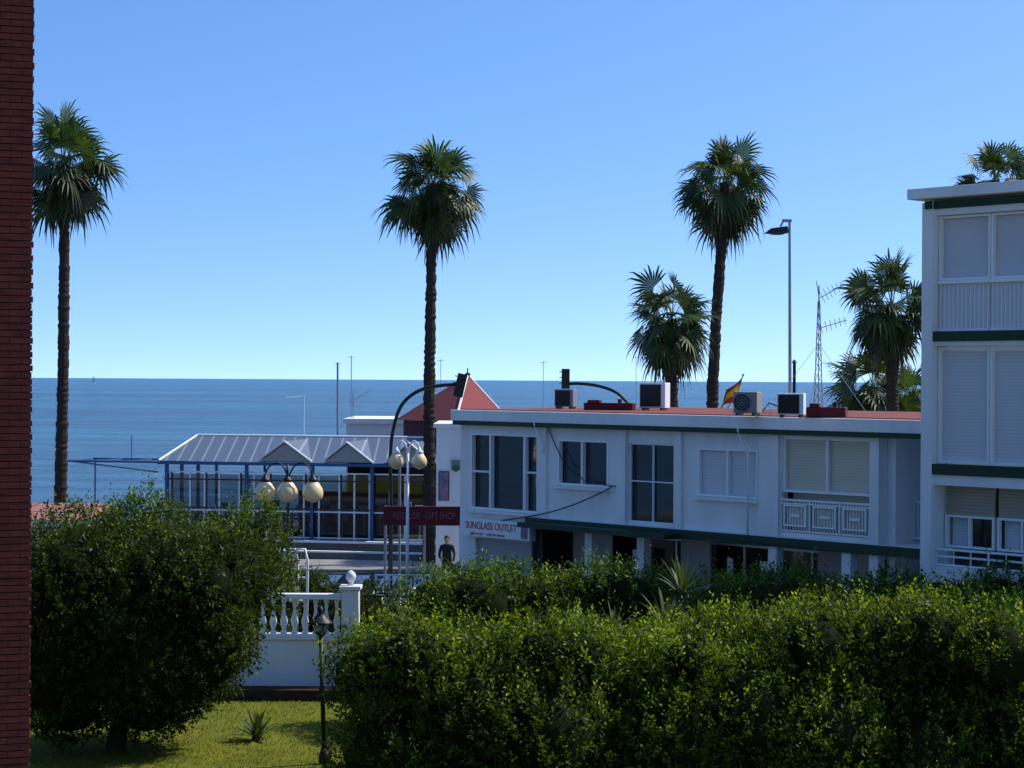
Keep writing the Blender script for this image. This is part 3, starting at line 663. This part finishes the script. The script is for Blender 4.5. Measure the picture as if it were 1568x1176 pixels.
for i in range(9):
    for v in(-1.3,-3.4):
        c=pP(0.8+i*1.15,v,zb+0.02); tb.box((c.x,c.y,c.z+0.73),(0.75,0.75,0.04)); tb.box((c.x,c.y,c.z+0.36),(0.07,0.07,0.70))
        for s in(-0.55,0.55): tb.box((c.x+s,c.y,c.z+0.45),(0.4,0.4,0.05)); tb.box((c.x+s*1.3,c.y,c.z+0.68),(0.04,0.4,0.45)); tb.box((c.x+s,c.y,c.z+0.21),(0.3,0.3,0.42))
tb.make('tables_and_chairs',BRN,PV)
wc=M(); rr_=random.Random(3)
for i in range(16):
    c=pP(0.5+i*0.66+rr_.uniform(-.2,.2),rr_.choice([-0.6,-1.9,-2.6]),zb+0.02); h_=rr_.uniform(0.8,1.5); wc.box((c.x,c.y,c.z+h_/2),(0.08,0.08,h_)); wc.box((c.x,c.y,c.z+h_),(rr_.uniform(0.3,0.6),0.4,0.22))
wc.make('menu_stands',WHITE2,PV)
PG=empty('blue_pergola'); m=M()
for v in(0.1,-2.5): m.tube([pP(-4.1,v,ze-0.05),pP(-0.25,v,ze-0.05)],0.045,6)
m.tube([pP(-4.1,0.1,ze-0.05),pP(-0.25,0.1,ze-0.45)],0.03,6)
for uu in(-4.1,-2.8,-1.5): m.tube([pP(uu,0.1,ze-0.05),pP(uu,-2.5,ze-0.05)],0.035,6)
m.tube([pP(-1.6,-0.5,ze-0.1),pP(-1.6,-0.5,ze+1.0)],0.02,5)
m.tube([pP(-4.0,-2.5,0),pP(-4.0,-2.5,ze-0.05)],0.04,6)
m.make('frame',BLUE,PG)
m=M(); PF.box(m,PF.u(398),LP+3,1.6,1.85,0,0.62); PF.box(m,PF.u(440),LP+3,2.9,3.1,0,0.36); m.make('promenade_wall',pm('weathered_wall',(0.16,0.15,0.14),0.9,scale=1.2,var=0.5),None,bevel=0.02)
m=M(); PF.box(m,PF.u(398)-0.03,LP+3.03,1.57,1.88,0.622,0.70); PF.box(m,PF.u(440)-0.03,LP+3.03,2.87,3.13,0.362,0.42); m.make('promenade_wall_coping',WHITE2,None)
TK=empty('terracotta_roof_kiosk'); a=at(30,778,80); b=at(150,790,80); m=M(); z0=zz(90,793,80); z1=zz(90,770,82)
m.add([(a.x-1,79,z0),(b.x,79,z0),(b.x-0.4,82,z1),(a.x-1,82,z1),(a.x-1,85,z0),(b.x,85,z0)],[(0,1,2,3),(3,2,5,4),(1,5,2),(0,3,4)]); m.make('roof',pm('pink_tile',(0.38,0.16,0.13),0.85,scale=4,var=0.25,bump=0.5),TK)
m=M(); m.ob((0,0),(1,0),(0,1),a.x-0.8,b.x-0.2,79.2,84.8,0,z0-0.003); m.make('walls',WHITE,TK)

# ---------- globe lamps ----------
def globe_lamp(px,ytop,d,globes,yg,r,mat):
    e=empty('globe_street_lamp'); b=gp(px,d,800); t=at(px,ytop,d); m=M(); m.tube([b,(b[0],b[1],t.z-0.3)],[0.06,0.035],10); m.lathe(b,[(0.16,0),(0.16,0.25),(0.09,0.35),(0.07,0.8),(0.05,0.85)],12)
    gm=M(); cm=M()
    for g in globes:
        c=at(g,yg,d); 
        if abs(c.x-b[0])>0.1:
            pts=[]; top=t.z
            for i in range(13):
                a=math.pi*i/12; pts.append(Vector((b[0]+(c.x-b[0])*(1-math.cos(a))/2,d,top-0.5+math.sin(a)*0.55 if i<7 else (c.z+r+0.1)+(top+0.05-(c.z+r+0.1))*math.sin(a)))) 
            m.tube(pts,0.022,8)
        else: m.tube([(c.x,d,c.z+r),(c.x,d,t.z+0.02)],0.03,8)
        gm.lathe((c.x,d,c.z-r*1.05),[(0.02,0),(r*0.55,0.05),(r*0.9,r*0.45),(r,r*0.9),(r*0.92,r*1.35),(r*0.6,r*1.85),(r*0.3,r*2.1)],20)
        cm.lathe((c.x,d,c.z+r*0.98),[(r*0.5,0),(r*0.42,0.06),(r*0.2,0.12),(0.03,0.18)],12)
    m.make('pole_and_arms',mat,e,True); gm.make('globes',CREAM,e,True); cm.make('caps',mat,e,True)
globe_lamp(624,678,58,(607,642),706,0.23,WHITE2); globe_lamp(441,712,50,(406,440,479),753,0.265,BLACK)
for px,y,dd_ in((612,700,63),(650,775,63.2)):
    e=empty('signpost'); m=M(); m.tube([gp(px,dd_,800),(xx(px,dd_),dd_,zz(px,y,dd_))],0.04,8); m.lathe(gp(px,dd_,800),[(0.1,0),(0.1,0.05),(0.04,0.08)],8); m.make('post',GALV,e)
e=empty('gift_shop_sign'); d=62.5; p0=at(587,778,d); p1=at(708,774,d); zc=zz(648,790,d); Wd=p1.x-p0.x; m=M(); m.box(((p0.x+p1.x)/2,d,zc),(Wd,0.14,0.6),0.0); m.make('board',MAROON,e,bevel=0.02)
m=M(); 
for px in(590,706): m.tube([gp(px,d+0.2,800),(xx(px,d),d+0.2,zc+0.3)],0.045,8)
m.make('posts',GALV,e)
LT=pm('sign_letters_pale',(0.30,0.09,0.10),0.6)
text('REGALOS   GIFT SHOP',((p0.x+p1.x)/2+0.05,d-0.08,zc),0.3,LT,0,e,'lettering',Wd*0.78)
e=empty('sunglass_shop_sign'); a,b=FM.u(706,0.3),FM.u(812,0.3); z0,z1=FM.z(760,824,0.3),FM.z(760,797,0.3); m=M(); FM.box(m,a,b,0.2,0.3,z0,z1); m.make('board',WHITE2,e,bevel=0.01)
RT=pm('sign_letters_red',(0.6,0.02,0.04),0.5); uc=(a+b)/2
text('SUNGLASS OUTLET',FM.pt(uc-0.15,0.31,(z0+z1)/2+0.06),0.30,RT,rz,e,'lettering',(b-a)*0.74)
text('gafas de sol  -  todas las marcas',FM.pt(uc-0.3,0.31,z0+0.09),0.12,RT,rz,e,'small_lettering',(b-a)*0.5)
m=M(); m.ob(FM.O,FM.U,FM.V,b-0.36,b-0.08,0.302,0.308,z0+0.05,z1-0.05); m.make('picture_panel',POST,e)

# ---------- balustrade wall ----------
BW=empty('balustrade_wall'); d=44; xl=xx(200,d); xr=xx(522,d,950); zt=zz(470,910,d); zl=zz(470,980,d); m=M()
m.ob((0,0),(1,0),(0,1),xl,xr,d,d+0.3,0,zl); m.ob((0,0),(1,0),(0,1),xl,xr,d-0.04,d+0.34,zl+0.001,zl+0.12); m.ob((0,0),(1,0),(0,1),xl,xr,d+0.02,d+0.28,zt-0.12,zt)
m.make('wall_and_rails',WHITE,BW,bevel=0.012)
m=M(); hb=zt-0.12-zl-0.12; x=xl+0.1; prof=[(0.07,0),(0.07,0.05),(0.035,0.08),(0.075,0.22),(0.08,0.3),(0.04,0.46),(0.03,0.58),(0.05,0.64),(0.03,0.68),(0.06,0.74),(0.06,0.8)]
while x<xr-0.05: m.lathe((x,d+0.15,zl+0.121),[(r,z*hb/0.8) for r,z in prof],10); x+=0.235
m.make('balusters',WHITE,BW,True)
m=M(); px0,px1=xx(523,d,950),xx(549,d,950); zp=zz(536,903,d); xc=(px0+px1)/2; m.box((xc,d+0.15,zp/2),(px1-px0,0.42,zp)); m.box((xc,d+0.15,zp+0.041),(px1-px0+0.1,0.52,0.08)); m.make('pillar',WHITE,BW,bevel=0.012)
m=M(); m.lathe((xc,d+0.15,zp+0.08),[(0.09,0),(0.04,0.05),(0.08,0.10),(0.115,0.17),(0.11,0.24),(0.07,0.30),(0.02,0.33)],14); m.make('ball_finial',WHITE,BW,True)
IF=empty('iron_fence'); m=M(); x0=px1+0.02; x1=xx(760,d); m.box(((x0+x1)/2,d+0.15,zt-0.05),(x1-x0,0.04,0.04)); m.box(((x0+x1)/2,d+0.15,zl+0.2),(x1-x0,0.04,0.04)); x=x0+0.08
while x<x1: m.tube([(x,d+0.15,zl),(x,d+0.15,zt+0.05)],[0.014,0.012],5); m.lathe((x,d+0.15,zt+0.05),[(0.012,0),(0.03,0.04),(0.004,0.13)],6); x+=0.13
m.make('bars',BLACK,IF); m=M(); m.ob((0,0),(1,0),(0,1),x0,x1,d,d+0.3,0,zl-0.003); m.make('base_wall',WHITE,IF)
e=empty('white_tubular_railing'); d=52; m=M()
for px in(428,446,461):
    c=at(px,838,d); m.tube([Vector((c.x-0.17,d+0.3,0)),Vector((c.x-0.17,d,c.z-0.35)),c+Vector((-0.1,0,-0.05)),c+Vector((0.1,0,-0.05)),Vector((c.x+0.17,d,c.z-0.35)),Vector((c.x+0.17,d-0.1,0))],0.035,8)
for z in(1.2,1.8): m.tube([Vector((xx(420,d),d,z)),Vector((xx(470,d),d,z))],0.03,8)
m.make('tubes',WHITE2,e,True)
e=empty('street_railing'); d=60; m=M()
for z in(0.55,0.95,1.1): m.tube([(xx(575,d),d,z),(xx(662,d),d,z)],0.03,6)
for px in(577,597,618,640,660): m.tube([(xx(px,d),d,0),(xx(px,d),d,1.1)],0.035,6)
m.make('rails',WHITE2,e)
e=empty('garden_lantern'); d=36.2; b=gp(497,d,1170); c=at(491,955,d); m=M(); m.tube([b,(c.x,d,c.z-0.2)],[0.05,0.035],10); m.lathe((b[0],b[1],0),[(0.11,0),(0.11,0.15),(0.06,0.3)],12); m.lathe((c.x,d,c.z-0.24),[(0.04,0),(0.10,0.06),(0.11,0.08)],10)
m.lathe((c.x,d,c.z+0.0),[(0.24,0),(0.2,0.04),(0.09,0.14),(0.05,0.2),(0.06,0.22),(0.02,0.32)],14)
for k in range(4): a=k*math.pi/2+0.4; m.tube([(c.x+0.1*math.cos(a),d+0.1*math.sin(a),c.z-0.17),(c.x+0.17*math.cos(a),d+0.17*math.sin(a),c.z)],0.01,4)
m.make('post_and_hood',BLACK,e,True); m=M(); m.lathe((c.x,d,c.z-0.16),[(0.08,0),(0.14,0.15)],12); m.make('lamp_glass',pm('frosted',(0.35,0.33,0.3),0.4),e,True)

# ---------- person ----------
def skin_obj(name,nodes,edges,mat,parent,sub=1):
    me=bpy.data.meshes.new(name); me.from_pydata([n_[0] for n_ in nodes],edges,[]); me.materials.append(mat); o=bpy.data.objects.new(name,me); sc.collection.objects.link(o); o.parent=parent
    s=o.modifiers.new('skin','SKIN'); s.use_smooth_shade=True
    for i,n_ in enumerate(nodes):
        r=n_[1]; me.skin_vertices[0].data[i].radius=(r,r) if not hasattr(r,'__len__') else r
    me.skin_vertices[0].data[0].use_root=True
    o.modifiers.new('sub','SUBSURF').levels=sub; o.modifiers['sub'].render_levels=sub; return o
pe=empty('pedestrian'); px_,py_=xx(685,66.5),66.5; g=0.008
N=lambda x,y,z,r:((px_+x,py_+y,g+z),r)
nodes=[N(0,0,0.98,(0.16,0.12)),N(0,0,1.2,(0.15,0.11)),N(0,0.01,1.40,(0.18,0.11)),N(0,0,1.52,0.06),
 N(0.19,0,1.42,0.065),N(0.25,0.03,1.15,0.05),N(0.22,-0.12,0.93,0.038),N(-0.19,0,1.42,0.065),N(-0.25,-0.02,1.14,0.05),N(-0.2,-0.2,1.02,0.038),
 N(0.1,0,0.88,0.095),N(0.11,-0.06,0.5,0.065),N(0.11,0.04,0.1,0.045),N(0.11,-0.12,0.04,0.04),N(-0.1,0,0.88,0.095),N(-0.1,0.08,0.5,0.065),N(-0.1,0.2,0.1,0.045),N(-0.1,0.06,0.04,0.04)]
skin_obj('clothed_body',nodes,[(0,1),(1,2),(2,3),(2,4),(4,5),(5,6),(2,7),(7,8),(8,9),(0,10),(10,11),(11,12),(12,13),(0,14),(14,15),(15,16),(16,17)],CLOTH,pe,2)
m=M(); m.sph((px_,py_-0.005,g+1.65),0.095,16,0.85,1.0,1.2); m.sph((px_,py_-0.1,g+1.64),0.018,8,0.8,1.2,1.4); m.sph((px_+0.085,py_,g+1.64),0.025,8,0.4,1,1.3); m.sph((px_-0.085,py_,g+1.64),0.025,8,0.4,1,1.3); m.tube([(px_,py_,g+1.48),(px_,py_,g+1.58)],0.05,10); m.make('head',SKIN,pe,True)
m=M(); m.sph((px_,py_+0.02,g+1.685),0.108,16,0.9,1.0,1.05); m.sph((px_,py_+0.06,g+1.58),0.08,12,0.9,0.7,1.4); m.make('hair',HAIR,pe,True)
m=M()
for sx in(-1,1): m.sph((px_+sx*0.035,py_-0.092,g+1.665),0.012,8)
m.box((px_,py_-0.094,g+1.60),(0.045,0.01,0.008)); m.make('eyes_and_mouth',HAIR,pe)
for hx,hy,hz_ in((0.22,-0.14,0.90),(-0.2,-0.23,1.0)):
    m=M(); c=Vector((px_+hx,py_+hy,g+hz_)); m.sph(c,0.04,10,0.5,1,1.1)
    for k in range(4): q=c+Vector((0,-0.03+k*0.02,-0.035)); L=(0.055,0.07,0.075,0.065)[k]; m.tube([q,q+Vector((0,-0.005,-L*0.5)),q+Vector((0.012,-0.012,-L))],[0.010,0.009,0.007],6)
    m.tube([c+Vector((0,-0.035,0)),c+Vector((0.01,-0.06,-0.02)),c+Vector((0.015,-0.065,-0.045))],[0.012,0.010,0.008],6); m.make('hand',SKIN,pe,True)

# ---------- sailboat ----------
e=empty('sailboat'); p=at(143,577,2600); m=M(); m.add([(p.x,p.y,0.3),(p.x+3.2,p.y,0.6),(p.x,p.y,10.5)],[(0,1,2)]); m.add([(p.x-0.3,p.y,0.3),(p.x-2.4,p.y,0.6),(p.x-0.3,p.y,9)],[(0,1,2)]); m.make('sails',WHITE2,e)
m=M(); m.add([(p.x-3.5,p.y,0.1),(p.x+3.5,p.y-0.0,0.1),(p.x+3,p.y-1,-1.3),(p.x-3,p.y-1,-1.3),(p.x+3,p.y+1,-1.3),(p.x-3,p.y+1,-1.3)],[(0,1,2,3),(0,1,4,5)]); m.make('hull',WHITE2,e)

# ---------- vegetation ----------
def interp(c,x): return float(np.interp(x,[a for a,_ in c],[b for _,b in c]))
def hedge_blobs(cont,p0,p1,d0,d1,n,rr,seed,fill,low=0.5):
    rnd=random.Random(seed); B=[]
    for i in range(n):
        px=p0+(p1-p0)*(i+rnd.random())/n; d=rnd.uniform(d0,d1); r=rnd.uniform(*rr)
        top=zz(px,interp(cont,px)+rnd.uniform(-6,34)-0,d)-0.18; x=xx(px,d,1000)
        B.append((x,d,top-r*0.9,r,r*rnd.uniform(0.8,1.1),r*0.9))
    for i in range(fill):
        px=p0+(p1-p0)*(i+0.5)/fill; r=rnd.uniform(rr[1]*1.0,rr[1]*1.3); px=max(px,p0+r*60-20); z=rnd.uniform(low,1.6)
        d=rnd.uniform(d0-0.5,d1); B.append((xx(px,d,1000),d,z,r,r,r))
    return B
cf=[(495,1040),(515,985),(545,948),(600,932),(640,940),(700,950),(760,948),(860,935),(960,955),(1060,945),(1150,920),(1250,905),(1350,915),(1450,912),(1568,905),(1700,900)]
B1=hedge_blobs(cf,560,1700,32.6,35.6,66,(0.40,0.82),11,30)
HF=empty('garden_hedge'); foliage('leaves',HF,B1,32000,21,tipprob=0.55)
cbk=[(600,900),(640,868),(720,866),(800,860),(900,852),(990,860),(1060,878),(1130,870),(1200,850),(1270,860),(1330,880),(1400,870),(1480,878),(1568,862),(1700,860)]
B2=hedge_blobs(cbk,655,1690,39.6,41.6,52,(0.5,0.85),12,22)
HB=empty('garden_hedge'); foliage('leaves',HB,B2,19000,22,tipprob=0.35,dark=(0.03,0.06,0.008),light=(0.10,0.17,0.014),tip=(0.24,0.30,0.02))
rnd=random.Random(5); B3=[]; cx,cy,cz=xx(178,37.5,970),37.5,2.45
ct=[(30,810),(100,818),(150,800),(210,797),(260,812),(320,792),(370,808),(395,835),(410,880)]
for i in range(40):
    px=40+rnd.random()*330; d=rnd.uniform(36,39); r=rnd.uniform(0.45,0.75); top=zz(px,interp(ct,px)+rnd.uniform(0,34),d)-0.16; B3.append((xx(px,d,900)-0.0,d,top-r,r*0.95,r,r))
for i in range(60):
    th=rnd.uniform(0,2*math.pi); ph=rnd.uniform(-0.92,0.6); R_=math.sqrt(1-ph*ph); r=rnd.uniform(0.5,0.8)
    B3.append((cx+math.cos(th)*R_*1.95,cy+math.sin(th)*R_*1.6,cz+ph*1.75,r,r,r*0.9))
for i in range(8): B3.append((cx+rnd.uniform(-1.2,1.0),cy+rnd.uniform(-.6,.6),cz+rnd.uniform(-1,1),1.2,1.1,1.1))
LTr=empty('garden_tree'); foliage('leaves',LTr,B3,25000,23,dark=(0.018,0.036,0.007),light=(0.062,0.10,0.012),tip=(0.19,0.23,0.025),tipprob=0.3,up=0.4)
m=M(); m.tube([(cx,cy,0),(cx+0.1,cy,0.8),(cx-0.05,cy+0.1,2.0)],[0.2,0.15,0.1],10)
for k in range(6): a=k*1.05; m.tube([(cx,cy,0.9),(cx+math.cos(a)*0.8,cy+math.sin(a)*0.8,2.0),(cx+math.cos(a)*1.6,cy+math.sin(a)*1.4,3.0)],[0.09,0.06,0.03],7)
m.make('trunk_and_limbs',WOODB,LTr)
SB=empty('oleander_shrub'); B4=[(xx(px,45,800),45,zz(px,y,45)-0.55,0.4,0.4,0.6) for px,y in((395,778),(380,800),(410,800),(225,765),(205,785),(245,780),(180,800),(365,810),(345,800),(420,825))]
B4+=[(b_[0],45,b_[2]-1.1,0.55,0.5,0.9) for b_ in B4]
foliage('leaves',SB,B4,3600,24,sl=(0.2,0.5),up=1.0,tipprob=0.5,core=0.5,ll=0.11,light=(0.09,0.15,0.015),tip=(0.22,0.27,0.03))
SH=empty('street_shrubs'); B5=[(xx(px,54,870),54+0.5*math.cos(px),0.7+0.35*math.sin(px),0.6,0.5,0.8) for px in(462,480,500,520,545,565,725,745)]
foliage('leaves',SH,B5,3200,25,dark=(0.03,0.05,0.01),light=(0.07,0.11,0.02),tip=(0.12,0.16,0.03))
def spiky(name,px,py,d,n_,L,wd,seed,col,zb=None,spread=1.0):
    rng=np.random.default_rng(seed); e=empty(name); b=at(px,py,d); V=[];F=[];C=[]
    if zb is None: b.z=0.05
    for i in range(n_):
        az=i*2.4+rng.normal()*.2; el=1.45-1.2*spread*(i/n_); l=L*rng.uniform(0.8,1.1); dr=np.array([math.cos(az)*math.cos(el),math.sin(az)*math.cos(el),math.sin(el)])
        sd_=np.array([-math.sin(az),math.cos(az),0]); p=np.array(b); K=6; o=len(V)
        for k in range(K+1):
            wk=wd*(1-abs(k/K-0.35))*(1 if k<K else 0.05); V.extend([p-sd_*wk,p+sd_*wk]); cc=np.array(col)*rng.uniform(0.8,1.2); C.extend([cc,cc]); p=p+dr*l/K; dr=dr-np.array([0,0,0.09*k/2]); dr/=np.linalg.norm(dr)
        for k in range(K): F.append((o+2*k,o+2*k+1,o+2*k+3,o+2*k+2))
    C=np.array(C); C=np.concatenate([C,np.ones((len(C),1))],1); npmesh('blades',np.array(V),np.array(F),C,PLEAF,e)
    m=M(); m.tube([(b.x,b.y,0),(b.x,b.y,b.z+0.05)],[0.12,0.09],8); m.make('stem',WOODB,e)
spiky('yucca_plant',1045,910,38.2,30,0.8,0.035,1,(0.08,0.11,0.04),1); spiky('yucca_plant',1020,965,36.8,24,0.8,0.035,2,(0.09,0.12,0.05),1)
spiky('yucca_plant',940,970,37.0,16,0.6,0.03,4,(0.10,0.12,0.06),1)
spiky('small_palm',393,1150,38.5,34,0.62,0.04,3,(0.05,0.08,0.02))
rng=np.random.default_rng(9); Ng=26000; P=np.stack([rng.uniform(-11,-1.5,Ng),rng.uniform(34,43.1,Ng),np.full(Ng,0.0)],1)
D=nrm(np.stack([rng.normal(size=Ng)*0.4,rng.normal(size=Ng)*0.4,np.ones(Ng)],1)); ge_=empty('lawn_grass')
V,F,C=leaves_from(P,D,rng.uniform(0.03,0.07,Ng),rng,0.14,rng.random(Ng)*0.9,np.ones(Ng),(0.07,0.10,0.012),(0.20,0.21,0.025),(0.26,0.24,0.04)); npmesh('blades',V,F,C,LEAF,ge_)
